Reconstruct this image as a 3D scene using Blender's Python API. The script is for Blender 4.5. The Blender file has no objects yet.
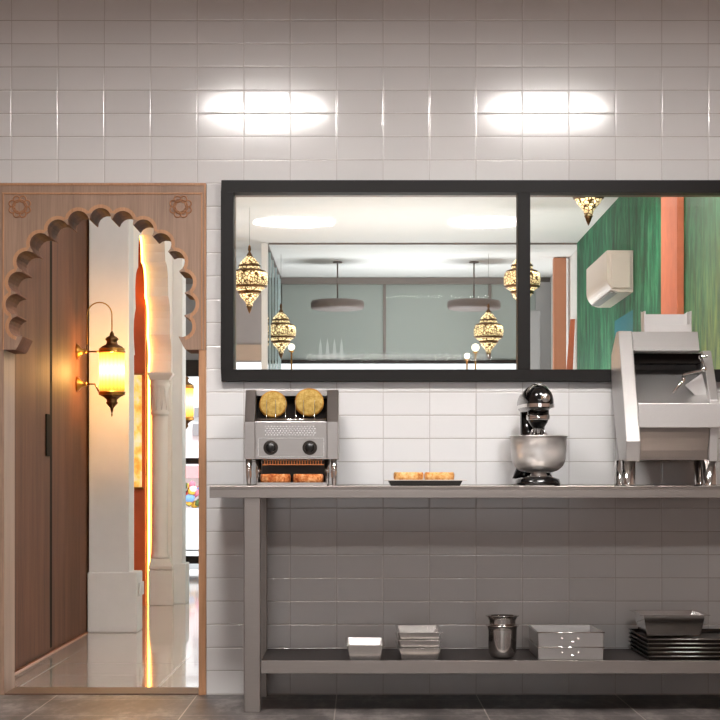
import bpy, bmesh, math, random
from mathutils import Vector, Matrix
random.seed(7)
PI = math.pi
sc = bpy.context.scene
COL = sc.collection
F = 2090.0          # focal length in pixels
CZ = 0.924          # eye height
def SX(px, Y): return (px - 360.0) * Y / F
def SZ(py, Y): return CZ + (480.0 - py) * Y / F

# ------------------------------------------------------------------ mesh builder
class MB:
    def __init__(s): s.v = []; s.f = []; s.sm = []; s.mi = []; s.cur = 0
    def add(s, vs, fs, smooth=False):
        n = len(s.v); s.v += [tuple(v) for v in vs]
        for f in fs: s.f.append([n + i for i in f]); s.sm.append(smooth); s.mi.append(s.cur)
        return s
    def box(s, x0, x1, y0, y1, z0, z1):
        x0, x1 = sorted((x0, x1)); y0, y1 = sorted((y0, y1)); z0, z1 = sorted((z0, z1))
        vs = [(x, y, z) for z in (z0, z1) for y in (y0, y1) for x in (x0, x1)]
        return s.add(vs, [(0,2,3,1), (4,5,7,6), (0,1,5,4), (2,6,7,3), (0,4,6,2), (1,3,7,5)])
    def frustum(s, b, t):   # b,t = (x0,x1,y0,y1,z)
        vs = [(b[0],b[2],b[4]),(b[1],b[2],b[4]),(b[1],b[3],b[4]),(b[0],b[3],b[4]),
              (t[0],t[2],t[4]),(t[1],t[2],t[4]),(t[1],t[3],t[4]),(t[0],t[3],t[4])]
        return s.add(vs, [(3,2,1,0),(4,5,6,7),(0,1,5,4),(1,2,6,5),(2,3,7,6),(3,0,4,7)])
    def lathe(s, prof, c=(0,0,0), seg=32, axis='z', caps=True):
        vs = []; n = len(prof)
        for r, h in prof:
            for k in range(seg):
                a = 2*PI*k/seg; p = (r*math.cos(a), r*math.sin(a), h)
                if axis == 'y': p = (p[0], p[2], p[1])
                if axis == 'x': p = (p[2], p[0], p[1])
                vs.append((p[0]+c[0], p[1]+c[1], p[2]+c[2]))
        fs = [(i*seg+k, i*seg+(k+1)%seg, (i+1)*seg+(k+1)%seg, (i+1)*seg+k) for i in range(n-1) for k in range(seg)]
        s.add(vs, fs, True)
        if caps:
            m = len(s.v) - n*seg
            for i in (0, n-1):
                if prof[i][0] > 1e-4:
                    s.f.append([m+i*seg+k for k in range(seg)]); s.sm.append(False); s.mi.append(s.cur)
        return s
    def tube(s, pts, r, seg=10, closed=False):
        pts = [Vector(p) for p in pts]; n = len(pts); vs = []
        up = None
        for i, p in enumerate(pts):
            if closed: t = pts[(i+1) % n] - pts[i-1]
            else: t = pts[min(i+1, n-1)] - pts[max(i-1, 0)]
            t.normalize()
            if up is None:
                up = Vector((0,0,1)) if abs(t.z) < .9 else Vector((0,1,0))
            a = t.cross(up)
            if a.length < 1e-3: a = t.cross(Vector((1,0,0)))
            a.normalize(); b = a.cross(t).normalized(); up = b
            for k in range(seg):
                w = 2*PI*k/seg; vs.append(p + a*r*math.cos(w) + b*r*math.sin(w))
        m = n if closed else n-1
        fs = [(i*seg+k, i*seg+(k+1)%seg, ((i+1)%n)*seg+(k+1)%seg, ((i+1)%n)*seg+k) for i in range(m) for k in range(seg)]
        base = len(s.v)
        s.add(vs, fs, True)
        if not closed:
            for i in (0, n-1):
                s.f.append([base+i*seg+k for k in range(seg)]); s.sm.append(False); s.mi.append(s.cur)
        return s
    def prism(s, poly, a0, a1, plane='xz', smooth=False):
        """poly in a plane extruded along the third axis from a0 to a1"""
        def P(u, v, w):
            return {'xz': (u, w, v), 'yz': (w, u, v), 'xy': (u, v, w)}[plane]
        n = len(poly)
        vs = [P(u, v, a0) for u, v in poly] + [P(u, v, a1) for u, v in poly]
        fs = [(i, (i+1) % n, n+(i+1) % n, n+i) for i in range(n)]
        s.add(vs, fs, smooth)
        m = len(s.v) - 2*n
        s.f.append([m+i for i in range(n)]); s.sm.append(False); s.mi.append(s.cur)
        s.f.append([m+n+i for i in range(n)][::-1]); s.sm.append(False); s.mi.append(s.cur)
        return s
    def ico(s, c, r, sub=2, sc_=(1,1,1)):
        bm = bmesh.new(); bmesh.ops.create_icosphere(bm, subdivisions=sub, radius=r)
        bm.verts.index_update()
        vs = [(c[0]+v.co.x*sc_[0], c[1]+v.co.y*sc_[1], c[2]+v.co.z*sc_[2]) for v in bm.verts]
        fs = [[v.index for v in f.verts] for f in bm.faces]; bm.free()
        return s.add(vs, fs, True)
    def build(s, name, mats, parent=None, bevel=0, seg=2, origin=None):
        me = bpy.data.meshes.new(name)
        o = bpy.data.objects.new(name, me)
        off = Vector((0,0,0))
        if parent is not None: off = Vector(parent['_w'])
        if origin is not None: loc = Vector(origin)
        else: loc = off.copy()
        me.from_pydata([tuple(Vector(v) - loc) for v in s.v], [], s.f)
        me.polygons.foreach_set('use_smooth', s.sm)
        me.polygons.foreach_set('material_index', s.mi)
        bm = bmesh.new(); bm.from_mesh(me)
        bmesh.ops.remove_doubles(bm, verts=bm.verts, dist=1e-6)
        bmesh.ops.recalc_face_normals(bm, faces=bm.faces)
        ng = [f for f in bm.faces if len(f.verts) > 4]
        if ng and not bevel: bmesh.ops.triangulate(bm, faces=ng)
        bm.to_mesh(me); bm.free()
        if not isinstance(mats, (list, tuple)): mats = [mats]
        for m in mats: me.materials.append(m)
        COL.objects.link(o)
        o['_w'] = tuple(loc)
        o.location = loc - off
        if parent is not None: o.parent = parent
        if bevel:
            b = o.modifiers.new('bevel', 'BEVEL'); b.width = bevel; b.segments = seg
            b.limit_method = 'ANGLE'; b.angle_limit = math.radians(40)
        return o

def tag(o, label, cat, group=None):
    o['label'] = label; o['category'] = cat
    if group: o['group'] = group
    return o
def thing(name, label, cat, loc, group=None):
    o = bpy.data.objects.new(name, None); COL.objects.link(o); o.location = loc
    o['_w'] = tuple(loc); o.empty_display_size = .1
    return tag(o, label, cat, group)
def struct(name, mb, mat, parent=None, bevel=0):
    o = mb.build(name, mat, parent, bevel)
    if parent is None: o['kind'] = 'structure'
    return o
def dup(root, loc, label, group=None, scale=None):
    def cp(o, par):
        c = o.copy(); COL.objects.link(c); c.parent = par
        for ch in [q for q in list(bpy.data.objects) if q.parent == o]: cp(ch, c)
        return c
    r = cp(root, None); r.location = loc; r['label'] = label; r['_w'] = tuple(loc)
    if scale: r.scale = (scale,)*3
    if group: r['group'] = group
    return r

# ------------------------------------------------------------------ materials
def lin(c): return tuple(((x/255)/12.92 if x/255 <= .04045 else ((x/255+.055)/1.055)**2.4) for x in c) + (1,)
class NT:
    def __init__(s, name):
        s.m = bpy.data.materials.new(name); s.m.use_nodes = True
        s.t = s.m.node_tree; s.t.nodes.clear()
        s.out = s.t.nodes.new('ShaderNodeOutputMaterial')
    def n(s, typ, **kw):
        nd = s.t.nodes.new(typ)
        for k, v in kw.items():
            if k in nd.inputs.keys() if isinstance(k, str) else False: nd.inputs[k].default_value = v
            else: setattr(nd, k, v)
        return nd
    def l(s, a, b): s.t.links.new(a, b)
    def val(s, sock, v):
        if hasattr(v, 'node'): s.l(v, sock)
        else: sock.default_value = v
    def math(s, op, a, b=0.0, c=None, clamp=False):
        nd = s.t.nodes.new('ShaderNodeMath'); nd.operation = op; nd.use_clamp = clamp
        s.val(nd.inputs[0], a); s.val(nd.inputs[1], b)
        if c is not None: s.val(nd.inputs[2], c)
        return nd.outputs[0]
    def mix(s, f, a, b):
        nd = s.t.nodes.new('ShaderNodeMix'); nd.data_type = 'RGBA'
        s.val(nd.inputs[0], f); s.val(nd.inputs[6], a); s.val(nd.inputs[7], b)
        return nd.outputs[2]
    def coords(s):
        tc = s.t.nodes.new('ShaderNodeTexCoord'); return tc.outputs['Object']
    def mapping(s, sock, scale=(1,1,1), loc=(0,0,0)):
        mp = s.t.nodes.new('ShaderNodeMapping'); s.l(sock, mp.inputs[0])
        mp.inputs['Scale'].default_value = scale; mp.inputs['Location'].default_value = loc
        return mp.outputs[0]
    def noise(s, vec, scale, detail=3, rough=.5):
        nd = s.t.nodes.new('ShaderNodeTexNoise'); s.l(vec, nd.inputs['Vector'])
        nd.inputs['Scale'].default_value = scale; nd.inputs['Detail'].default_value = detail
        nd.inputs['Roughness'].default_value = rough
        return nd.outputs['Fac']
    def ramp(s, fac, stops):
        nd = s.t.nodes.new('ShaderNodeValToRGB'); s.l(fac, nd.inputs[0])
        e = nd.color_ramp.elements
        while len(e) < len(stops): e.new(.5)
        for i, (p, c) in enumerate(stops): e[i].position = p; e[i].color = c
        return nd.outputs[0]
    def bsdf(s, color, rough=.5, metal=0.0, spec=.5, height=None, bstr=1.0, bdist=.001, coat=0, emis=None, estr=0, aniso=0):
        b = s.t.nodes.new('ShaderNodeBsdfPrincipled')
        s.val(b.inputs['Base Color'], color); s.val(b.inputs['Roughness'], rough)
        s.val(b.inputs['Metallic'], metal); s.val(b.inputs['Specular IOR Level'], spec)
        b.inputs['Coat Weight'].default_value = coat
        if emis is not None: s.val(b.inputs['Emission Color'], emis); s.val(b.inputs['Emission Strength'], estr)
        if height is not None:
            bp = s.t.nodes.new('ShaderNodeBump'); bp.inputs['Strength'].default_value = bstr
            bp.inputs['Distance'].default_value = bdist; s.l(height, bp.inputs['Height'])
            s.l(bp.outputs[0], b.inputs['Normal'])
        s.l(b.outputs[0], s.out.inputs[0]); s.b = b
        return s.m

def simple(name, rgb, rough=.5, metal=0, spec=.5, var=.06, nscale=9, bump=0):
    t = NT(name); n = t.noise(t.coords(), nscale, 4, .6)
    c = lin(rgb); lo = tuple(x*(1-var) for x in c[:3])+(1,); hi = tuple(min(1, x*(1+var)) for x in c[:3])+(1,)
    return t.bsdf(t.mix(n, lo, hi), rough, metal, spec, height=n if bump else None, bdist=bump or .001)

def tilemat():
    t = NT('white_glazed_tile'); xyz = t.t.nodes.new('ShaderNodeSeparateXYZ'); t.l(t.coords(), xyz.inputs[0])
    def edge(sock, off, pitch):
        u = t.math('DIVIDE', t.math('SUBTRACT', sock, off), pitch)
        fr = t.math('SUBTRACT', u, t.math('FLOOR', u))
        return t.math('MULTIPLY', t.math('MINIMUM', fr, t.math('SUBTRACT', 1.0, fr)), pitch), t.math('FLOOR', u)
    ex, ix = edge(xyz.outputs[0], .0995, .2)
    ez, iz = edge(xyz.outputs[2], .0025, .1)
    d = t.math('MINIMUM', ex, ez)
    grout = t.math('LESS_THAN', d, .0014)
    mr = t.t.nodes.new('ShaderNodeMapRange'); mr.interpolation_type = 'SMOOTHERSTEP'
    t.l(d, mr.inputs[0]); mr.inputs[1].default_value = .0005; mr.inputs[2].default_value = .006
    cv = t.t.nodes.new('ShaderNodeCombineXYZ'); t.l(ix, cv.inputs[0]); t.l(iz, cv.inputs[2])
    wn = t.t.nodes.new('ShaderNodeTexWhiteNoise'); t.l(cv.outputs[0], wn.inputs[0])
    wav = t.noise(t.coords(), 7, 2, .4)
    vert = t.math('LESS_THAN', ex, ez)
    grout = t.math('MULTIPLY', grout, t.math('SUBTRACT', 1.0, t.math('MULTIPLY', vert, .4)))
    body = t.mix(wn.outputs[0], lin((226,224,223)), lin((233,231,230)))
    col = t.mix(grout, body, lin((182,173,168)))
    h = t.math('ADD', mr.outputs[0], t.math('MULTIPLY', wav, .5))
    r = t.math('ADD', t.math('MULTIPLY', grout, .1), .115)
    return t.bsdf(col, r, 0, .8, height=h, bdist=.0013, bstr=.6)

def steel(name, rgb=(190,186,183), rough=.3, stretch=(4,4,90), amt=.12, metal=1.0):
    t = NT(name); n = t.noise(t.mapping(t.coords(), stretch), 6, 4, .6)
    n2 = t.noise(t.coords(), 5, 3, .5)
    r = t.math('ADD', t.math('MULTIPLY', n2, amt), rough-amt/2)
    c = lin(rgb); d = tuple(x*.86 for x in c[:3])+(1,)
    return t.bsdf(t.mix(n, d, c), r, metal, .5, height=n, bdist=.0002, bstr=.25)

def wood(name, a, b, c, rough=.45, gs=1.0, spec=.4):
    t = NT(name); co = t.coords()
    g = t.noise(t.mapping(co, (70*gs, 70*gs, 2.2)), 2.2, 5, .65)
    w = t.noise(t.mapping(co, (5, 5, .5)), 2, 3, .5)
    f = t.math('ADD', t.math('MULTIPLY', g, .6), t.math('MULTIPLY', w, .5))
    col = t.ramp(f, [(.3, lin(a)), (.55, lin(b)), (.8, lin(c))])
    return t.bsdf(col, rough, 0, spec, height=g, bdist=.0006, bstr=.4)

M = {}
M['tile'] = tilemat()
M['steel'] = steel('brushed_steel')
M['steel_table'] = steel('table_steel', (156,148,143), .36, (3,3,60), .06)
M['steel_bright'] = steel('polished_steel', (225,222,220), .12, (5,5,5), .06)
M['steel_cast'] = steel('machine_steel', (208,205,203), .42, (50,50,50), .1, .8)
M['pan_steel'] = steel('pan_steel', (205,200,196), .24, (6,6,6), .08)
M['toaster_steel'] = steel('toaster_steel', (166,160,156), .3)
M['steel_dark'] = steel('dark_baking_steel', (70,64,60), .35)
M['bowl_steel'] = steel('satin_bowl_steel', (248,246,244), .3, (5,5,5), .05, .6)
M['chrome'] = simple('chrome', (235,233,231), .08, 1)
M['black_frame'] = simple('black_frame_metal', (22,19,18), .5, 0, .25)
M['black'] = simple('black_plastic', (18,17,17), .35)
M['black_gloss'] = simple('black_gloss_enamel', (12,11,12), .1, 0, .7)
M['cavity'] = simple('dark_interior', (30,26,24), .95, 0, .1)
M['white_col'] = simple('pilaster_paint', (214,211,211), .5)
M['sill'] = simple('dark_threshold_wood', (92,68,54), .5)
M['shaded_shelf_plate'] = simple('shaded_shelf_steel', (52,46,44), .6, .3)  # same steel as the table, its shaded look painted as a dark colour
M['matt_black'] = simple('matt_black', (20,18,17), .9, 0, .1)
M['wood'] = wood('carved_wood', (128,102,86), (160,130,110), (182,150,128))
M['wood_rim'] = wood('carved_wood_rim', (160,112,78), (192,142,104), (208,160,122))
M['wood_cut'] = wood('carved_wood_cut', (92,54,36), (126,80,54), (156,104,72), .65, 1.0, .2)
M['wood_wall'] = wood('dark_wall_veneer', (66,41,30), (96,62,46), (124,84,62), .6, 1.0, .12)
M['rosette'] = simple('rosette_wood', (174,120,82), .6)
M['copper'] = simple('copper_tone', (196,120,72), .35, .8)
M['bronze'] = simple('aged_bronze', (112,80,50), .35, .9, .5, .2, 40)
M['brass'] = simple('brass', (190,140,70), .3, 1)
M['white'] = simple('white_paint', (232,230,229), .45)
M['white_wall'] = simple('white_plaster', (232,229,226), .7)
M['kitchen_wall'] = simple('kitchen_plaster', (176,152,138), .7)
M['ceil'] = simple('ceiling_white', (236,234,232), .8)
M['cream'] = simple('carved_cream_stone', (236,227,221), .5)
M['taupe'] = simple('taupe_metal', (122,112,107), .5)
M['lamp_grey'] = simple('lamp_grey', (112,100,96), .5)
M['grey_wall'] = simple('grey_brown_wall', (206,194,191), .7)
M['peach'] = simple('peach_panel', (240,208,184), .6)
M['grey_mid'] = simple('grey_panel', (150,148,148), .6)
M['orange_wall'] = simple('orange_plaster', (205,92,48), .6, 0, .4, .3, 6)
M['terracotta'] = simple('terracotta_column', (206,114,80), .6, 0, .4, .22, 12)
M['tan'] = simple('tan_orange_pillar', (196,134,104), .6, 0, .4, .12, 12)
M['frosted'] = simple('frosted_green_panel', (152,158,153), .75, 0, .5, .03, 2)
M['etched'] = simple('etched_pale', (188,191,188), .6)
M['ac_white'] = simple('ac_body', (212,198,188), .35, .1)
def toastmat(name, a, b, c, sc_=40):
    t = NT(name); n = t.noise(t.coords(), sc_, 5, .7)
    col = t.ramp(n, [(.35, lin(a)), (.5, lin(b)), (.68, lin(c))])
    return t.bsdf(col, .75, 0, .2, height=n, bdist=.002, bstr=.6)
M['bread'] = toastmat('bread_crumb', (150,118,56), (178,146,78), (200,172,106), 60)
M['crust'] = toastmat('bread_crust', (140,92,34), (170,120,48), (196,150,70), 30)
M['toast'] = toastmat('toasted_bread', (150,70,30), (206,126,70), (240,184,130), 50)
M['sandwich'] = toastmat('sandwich_bread', (196,110,50), (232,176,104), (246,212,156), 45)

def kitchen_floor():
    t = NT('grey_stone_tiles'); co = t.coords(); xyz = t.t.nodes.new('ShaderNodeSeparateXYZ'); t.l(co, xyz.inputs[0])
    def e(sock, off):
        u = t.math('DIVIDE', t.math('SUBTRACT', sock, off), .6); fr = t.math('FRACT', u)
        return t.math('MULTIPLY', t.math('MINIMUM', fr, t.math('SUBTRACT', 1.0, fr)), .6)
    g = t.math('LESS_THAN', t.math('MINIMUM', e(xyz.outputs[0], -.1), e(xyz.outputs[1], 7.6)), .0022)
    n = t.noise(t.mapping(co, (1,.35,1)), 5.5, 9, .72); n2 = t.noise(t.mapping(co, (1,.3,1)), 30, 4, .6)
    f = t.math('ADD', t.math('MULTIPLY', n, .75), t.math('MULTIPLY', n2, .25))
    col = t.ramp(f, [(.36, lin((52,48,47))), (.5, lin((88,82,80))), (.62, lin((138,130,127)))])
    col = t.mix(g, col, lin((176,166,160)))
    return t.bsdf(col, .4, 0, .4, height=n2, bdist=.001, bstr=.3)
M['kfloor'] = kitchen_floor()
def hall_floor():
    t = NT('polished_beige_tiles'); co = t.coords(); xyz = t.t.nodes.new('ShaderNodeSeparateXYZ'); t.l(co, xyz.inputs[0])
    def e(sock, off):
        u = t.math('DIVIDE', t.math('SUBTRACT', sock, off), .62); fr = t.math('FRACT', u)
        return t.math('MULTIPLY', t.math('MINIMUM', fr, t.math('SUBTRACT', 1.0, fr)), .62)
    g = t.math('LESS_THAN', t.math('MINIMUM', e(xyz.outputs[0], -1.52), e(xyz.outputs[1], 9.9)), .006)
    n = t.noise(co, 3, 4, .5)
    col = t.mix(n, lin((176,160,148)), lin((196,180,168)))
    col = t.mix(g, col, lin((232,224,216)))
    return t.bsdf(col, .09, 0, .6, coat=.3)
M['hfloor'] = hall_floor()
def mural():
    t = NT('green_mural_plaster'); co = t.coords()
    st = t.noise(t.mapping(co, (1, 2.2, .9)), 2.2, 8, .72)
    bl = t.noise(t.mapping(co, (1, 1, .6), (3,1,2)), 1.4, 3, .5)
    st2 = t.noise(t.mapping(co, (1, 8, 2.0), (5,2,1)), 1.6, 6, .7)
    stm = t.math('ADD', t.math('MULTIPLY', st, .6), t.math('MULTIPLY', st2, .4))
    c = t.ramp(stm, [(.38, lin((6,48,28))), (.47, lin((10,84,52))), (.54, lin((26,116,76))), (.66, lin((98,160,116)))])
    xyz = t.t.nodes.new('ShaderNodeSeparateXYZ'); t.l(co, xyz.inputs[0])
    # yellow-green brush strokes low on the near end of the wall
    nr = t.t.nodes.new('ShaderNodeMapRange'); t.l(xyz.outputs[1], nr.inputs[0])
    nr.inputs[1].default_value = 12.35; nr.inputs[2].default_value = 11.4
    zr = t.t.nodes.new('ShaderNodeMapRange'); t.l(xyz.outputs[2], zr.inputs[0])
    zr.inputs[1].default_value = 2.35; zr.inputs[2].default_value = 1.55
    y = t.math('MULTIPLY', t.math('MULTIPLY', nr.outputs[0], zr.outputs[0]), t.math('MULTIPLY', t.math('SUBTRACT', st2, .42), 4.0, clamp=True), clamp=True)
    c = t.mix(y, c, lin((170,176,62)))
    pale = t.math('MULTIPLY', nr.outputs[0], .3)
    c = t.mix(pale, c, lin((140,160,132)))
    # a teal-blue painted block
    a = t.math('MULTIPLY', t.math('GREATER_THAN', xyz.outputs[1], 14.55), t.math('LESS_THAN', xyz.outputs[1], 15.6))
    b = t.math('MULTIPLY', t.math('GREATER_THAN', xyz.outputs[2], 1.5), t.math('LESS_THAN', xyz.outputs[2], 2.11))
    ab = t.math('MULTIPLY', t.math('MULTIPLY', a, b), t.math('ADD', .45, bl), clamp=True)
    c = t.mix(ab, c, lin((16,120,136)))
    return t.bsdf(c, .6, 0, .3, height=st, bdist=.002, bstr=.4)
M['mural'] = mural()
def emit(name, rgb, s, base=(255,255,255)):
    t = NT(name); n = t.noise(t.coords(), 6, 2)
    c = lin(rgb); e = t.t.nodes.new('ShaderNodeEmission')
    t.l(t.mix(n, c, tuple(x*.96 for x in c[:3])+(1,)), e.inputs[0]); e.inputs[1].default_value = s
    t.l(e.outputs[0], t.out.inputs[0]); return t.m
M['disc_glow'] = emit('disc_lamp_diffuser', (255,250,246), 86)
M['led'] = emit('warm_led', (255,184,86), 12)
M['globe'] = emit('globe_bulb', (255,238,214), 3.2)
def lantern_glass():
    t = NT('ribbed_amber_glass'); co = t.coords(); g = t.t.nodes.new('ShaderNodeSeparateXYZ'); t.l(co, g.inputs[0])
    ang = t.math('ARCTAN2', g.outputs[1], g.outputs[0])
    rib = t.math('MULTIPLY', t.math('ADD', t.math('SINE', t.math('MULTIPLY', ang, 20)), 1.0), .5)
    # bulb glow: strongest at mid-height of the glass, amber towards its bands
    h = t.math('ABSOLUTE', t.math('SUBTRACT', g.outputs[2], .012))
    mr = t.t.nodes.new('ShaderNodeMapRange'); t.l(h, mr.inputs[0])
    mr.inputs[1].default_value = .0; mr.inputs[2].default_value = .125; mr.inputs[3].default_value = 1; mr.inputs[4].default_value = 0
    col = t.ramp(mr.outputs[0], [(.0, lin((255,160,48))), (.45, lin((255,186,78))), (1, lin((255,220,140)))])
    st = t.math('MULTIPLY', t.math('ADD', t.math('MULTIPLY', mr.outputs[0], 10), 1.5), t.math('ADD', .8, t.math('MULTIPLY', rib, .25)))
    e = t.t.nodes.new('ShaderNodeEmission'); t.l(col, e.inputs[0]); t.l(st, e.inputs[1])
    tr = t.t.nodes.new('ShaderNodeBsdfTransparent'); tr.inputs[0].default_value = (1,.80,.5,1)
    mx = t.t.nodes.new('ShaderNodeMixShader'); mx.inputs[0].default_value = .45
    t.l(tr.outputs[0], mx.inputs[1]); t.l(e.outputs[0], mx.inputs[2]); t.l(mx.outputs[0], t.out.inputs[0])
    return t.m
M['lantern_glass'] = lantern_glass()
def filigree():
    t = NT('pierced_brass_filigree'); co = t.coords()
    v = t.t.nodes.new('ShaderNodeTexVoronoi'); v.feature = 'DISTANCE_TO_EDGE'; t.l(t.mapping(co, (1,1,1)), v.inputs['Vector'])
    v.inputs['Scale'].default_value = 48
    hole = t.math('GREATER_THAN', v.outputs['Distance'], .10)
    n = t.noise(co, 14, 2)
    return t.bsdf(t.mix(hole, lin((128,92,46)), lin((240,214,160))), .35, t.math('SUBTRACT', 1.0, hole), .5,
                  emis=lin((255,226,170)), estr=t.math('MULTIPLY', hole, t.math('MULTIPLY', t.math('POWER', n, 3.0), 11.0)))
M['filigree'] = filigree()
def glass(name, tint=(1,1,1,1), ior=1.45):
    t = NT(name)
    tr = t.t.nodes.new('ShaderNodeBsdfTransparent'); tr.inputs[0].default_value = tint
    gl = t.t.nodes.new('ShaderNodeBsdfGlossy'); gl.inputs['Roughness'].default_value = .02
    fr = t.t.nodes.new('ShaderNodeFresnel'); fr.inputs[0].default_value = ior
    mx = t.t.nodes.new('ShaderNodeMixShader'); t.l(fr.outputs[0], mx.inputs[0])
    t.l(tr.outputs[0], mx.inputs[1]); t.l(gl.outputs[0], mx.inputs[2]); t.l(mx.outputs[0], t.out.inputs[0])
    return t.m
M['glass'] = glass('window_glass', (.97,.98,.98,1))
M['glass_teal'] = glass('partition_glass', (.97,.985,.983,1), 1.08)
M['glass_edge'] = simple('teal_glass_edge', (206,224,226), .15)
def lightbox():
    t = NT('lit_amber_artwork'); co = t.coords()
    n = t.noise(t.mapping(co, (6,6,4)), 2, 5, .6)
    c = t.ramp(n, [(.35, lin((238,160,60))), (.5, lin((250,196,104))), (.62, lin((255,230,180)))])
    return t.bsdf(c, .4, 0, .3, emis=c, estr=.75)
M['lightbox'] = lightbox()
M['facade'] = simple('pale_facade', (232,230,228), .8)
M['pink'] = simple('pink_awning', (230,150,150), .8)
M['street'] = simple('street_paving', (206,204,202), .8)

# ------------------------------------------------------------------ ROOM SHELL
WY0, WY1 = 9.0, 9.26
# tiled wall with door and window openings
dx0, dx1, dzt = SX(-3.5, 9), SX(206.5, 9), SZ(184, 9)
wx0, wx1, wz0, wz1 = SX(228, 9), 1.84, SZ(375.5, 9), SZ(188, 9)
KX0, KX1, KC, KY0 = -3.2, 3.4, 3.62, -2.6
def wallseg(x0, x1, z0, z1):
    b.box(x0, x1, WY0, WY1, z0, z1)
b = MB()
wallseg(KX0, dx0, 0, KC); wallseg(dx0, dx1, dzt, KC); wallseg(dx1, wx0, 0, KC)
wallseg(wx0, wx1, 0, wz0); wallseg(wx0, wx1, wz1, KC); wallseg(wx1, KX1, 0, KC)
struct('wall_back', b, M['tile'])
b = MB().box(KX0, KX1, KY0, 9.0, -.1, 0); struct('floor', b, M['kfloor'])
b = MB().box(-3.3, 3.4, 9.26, 21.6, -.1, 0); struct('floor_hall', b, M['hfloor'])
b = MB().box(-3.3, 3.4, 9.0, 9.26, -.1, -.0005); struct('floor_threshold', b, M['wood_cut'])
b = MB().box(KX0, KX1, KY0, 9.26, KC, KC+.1); struct('ceiling', b, M['ceil'])
b = MB().box(-3.3, 3.4, 9.26, 18.3, 3.0, 3.1); struct('ceiling_hall', b, M['ceil'])
b = MB().box(-3.3, 3.4, 18.31, 21.6, 3.004, 3.1); struct('ceiling_hall_rear', b, M['ceil'])
b = MB().box(KX0-.1, KX0, KY0, 9.26, 0, KC); struct('wall_left', b, M['kitchen_wall'])
b = MB().box(KX1, KX1+.1, KY0, 9.26, 0, KC); struct('wall_right', b, M['kitchen_wall'])
# back wall of the kitchen with a daylight window opening
b = MB()
b.box(KX0, -2.0, KY0-.1, KY0, 0, KC); b.box(2.2, KX1, KY0-.1, KY0, 0, KC)
b.box(-2.0, 2.2, KY0-.1, KY0, 0, .7); b.box(-2.0, 2.2, KY0-.1, KY0, 1.95, KC)
struct('wall_front', b, M['kitchen_wall'])
b = MB()
for x in (-2.0, -.62, .76, 2.14): b.box(x, x+.06, KY0-.08, KY0-.02, .7, 1.95)
b.box(-2, 2.2, KY0-.08, KY0-.02, .7, .76); b.box(-2, 2.2, KY0-.08, KY0-.02, 1.89, 1.95)
w2 = struct('window_2', b, M['black_frame'])

# serving window: frame, mullion, panes
b = MB()
fx0, fx1, fz0, fz1 = SX(222, 9), 1.9, SZ(382, 9), SZ(181.5, 9)
t_ = .052
b.box(fx0, fx1, 8.955, 9.05, fz1-t_, fz1); b.box(fx0, fx1, 8.955, 9.05, fz0, fz0+t_)
b.box(fx0, fx0+t_, 8.955, 9.05, fz0+t_, fz1-t_); b.box(fx1-t_, fx1, 8.955, 9.05, fz0+t_, fz1-t_)
win = struct('window_1', b, M['black_frame'], None, .002)
win['label'] = 'black framed serving window in the white tiled wall'
mx0, mx1 = SX(517, 9), SX(529.5, 9)
MB().box(mx0, mx1, 8.955, 9.05, fz0+t_, fz1-t_).build('mullion', M['black_frame'], win, .002)
b = MB(); b.box(wx0, wx0+.02, 9.05, 9.26, wz0, wz1); b.box(wx1-.02, wx1, 9.05, 9.26, wz0, wz1)
b.box(wx0+.02, wx1-.02, 9.05, 9.26, wz1-.004, wz1); b.box(wx0+.02, wx1-.02, 9.05, 9.26, wz0, wz0+.025)
b.build('reveal_lining', M['bronze'], win)
for x0, x1 in ((fx0+t_, mx0), (mx1, fx1-t_)):
    MB().box(x0, x1, 9.0, 9.006, fz0+t_, fz1-t_).build('pane', M['glass'], win)

# ------------------------------------------------------------------ SCALLOPED DOOR SURROUND
def AX(px): return SX(px, 9)
def AZ(py): return SZ(py, 9)
acx, acz = 101.3, 303.5
R0 = 85.0; step = 15.15; nl = 15
def contour(R_in=R0, grow=0.0, segs=9):
    pts = []
    a0 = -step*(nl/2)
    for i in range(nl):
        am = math.radians(a0 + step*(i+.5)); ha = math.radians(step/2)
        c = (acx + R_in*math.cos(ha)*math.sin(am), acz - R_in*math.cos(ha)*math.cos(am))
        r = R_in*math.sin(ha) - .6 + grow
        for k in range(segs+1):
            w = am + math.radians(-92 + 184*k/segs)
            pts.append((c[0] + r*math.sin(w), c[1] - r*math.cos(w)))
    return pts    # clockwise from left bottom to right bottom, pixels on the wall plane
sur = thing('arched_door_surround', 'carved brown wooden door surround with a scalloped horseshoe arch, left of the steel table', 'door surround', (AX(acx), 8.99, 0))
cp = contour()
SY0, SY1 = 8.975, 9.262
poly = [(AX(-3.2), AZ(350)), (AX(-3.2), AZ(184))]
poly += [(AX(206.3), AZ(184)), (AX(206.3), AZ(350)), (AX(186), AZ(350)), (AX(184), AZ(347))]
inner = [(AX(x), AZ(y)) for x, y in cp if y < 347.5]
poly += inner[::-1] + [(AX(18.6), AZ(347)), (AX(16.6), AZ(350))]
b = MB(); b.prism(poly, SY0, SY1, 'xz')
panel = b.build('arch_panel', [M['wood'], M['wood_cut']], sur)
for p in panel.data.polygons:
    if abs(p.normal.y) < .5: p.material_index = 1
# raised rim that follows the scallops
def offset_strip(pts, w, y0, y1):
    n = len(pts); outp = []
    for i, (x, z) in enumerate(pts):
        a = pts[max(0, i-1)]; c = pts[min(n-1, i+1)]
        tx, tz = c[0]-a[0], c[1]-a[1]; L = math.hypot(tx, tz) or 1
        outp.append((x - tz/L*w, z + tx/L*w))
    mb = MB()
    for i in range(n-1):
        q = [pts[i], pts[i+1], outp[i+1], outp[i]]
        mb.prism(q, y0, y1, 'xz')
    return mb
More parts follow.
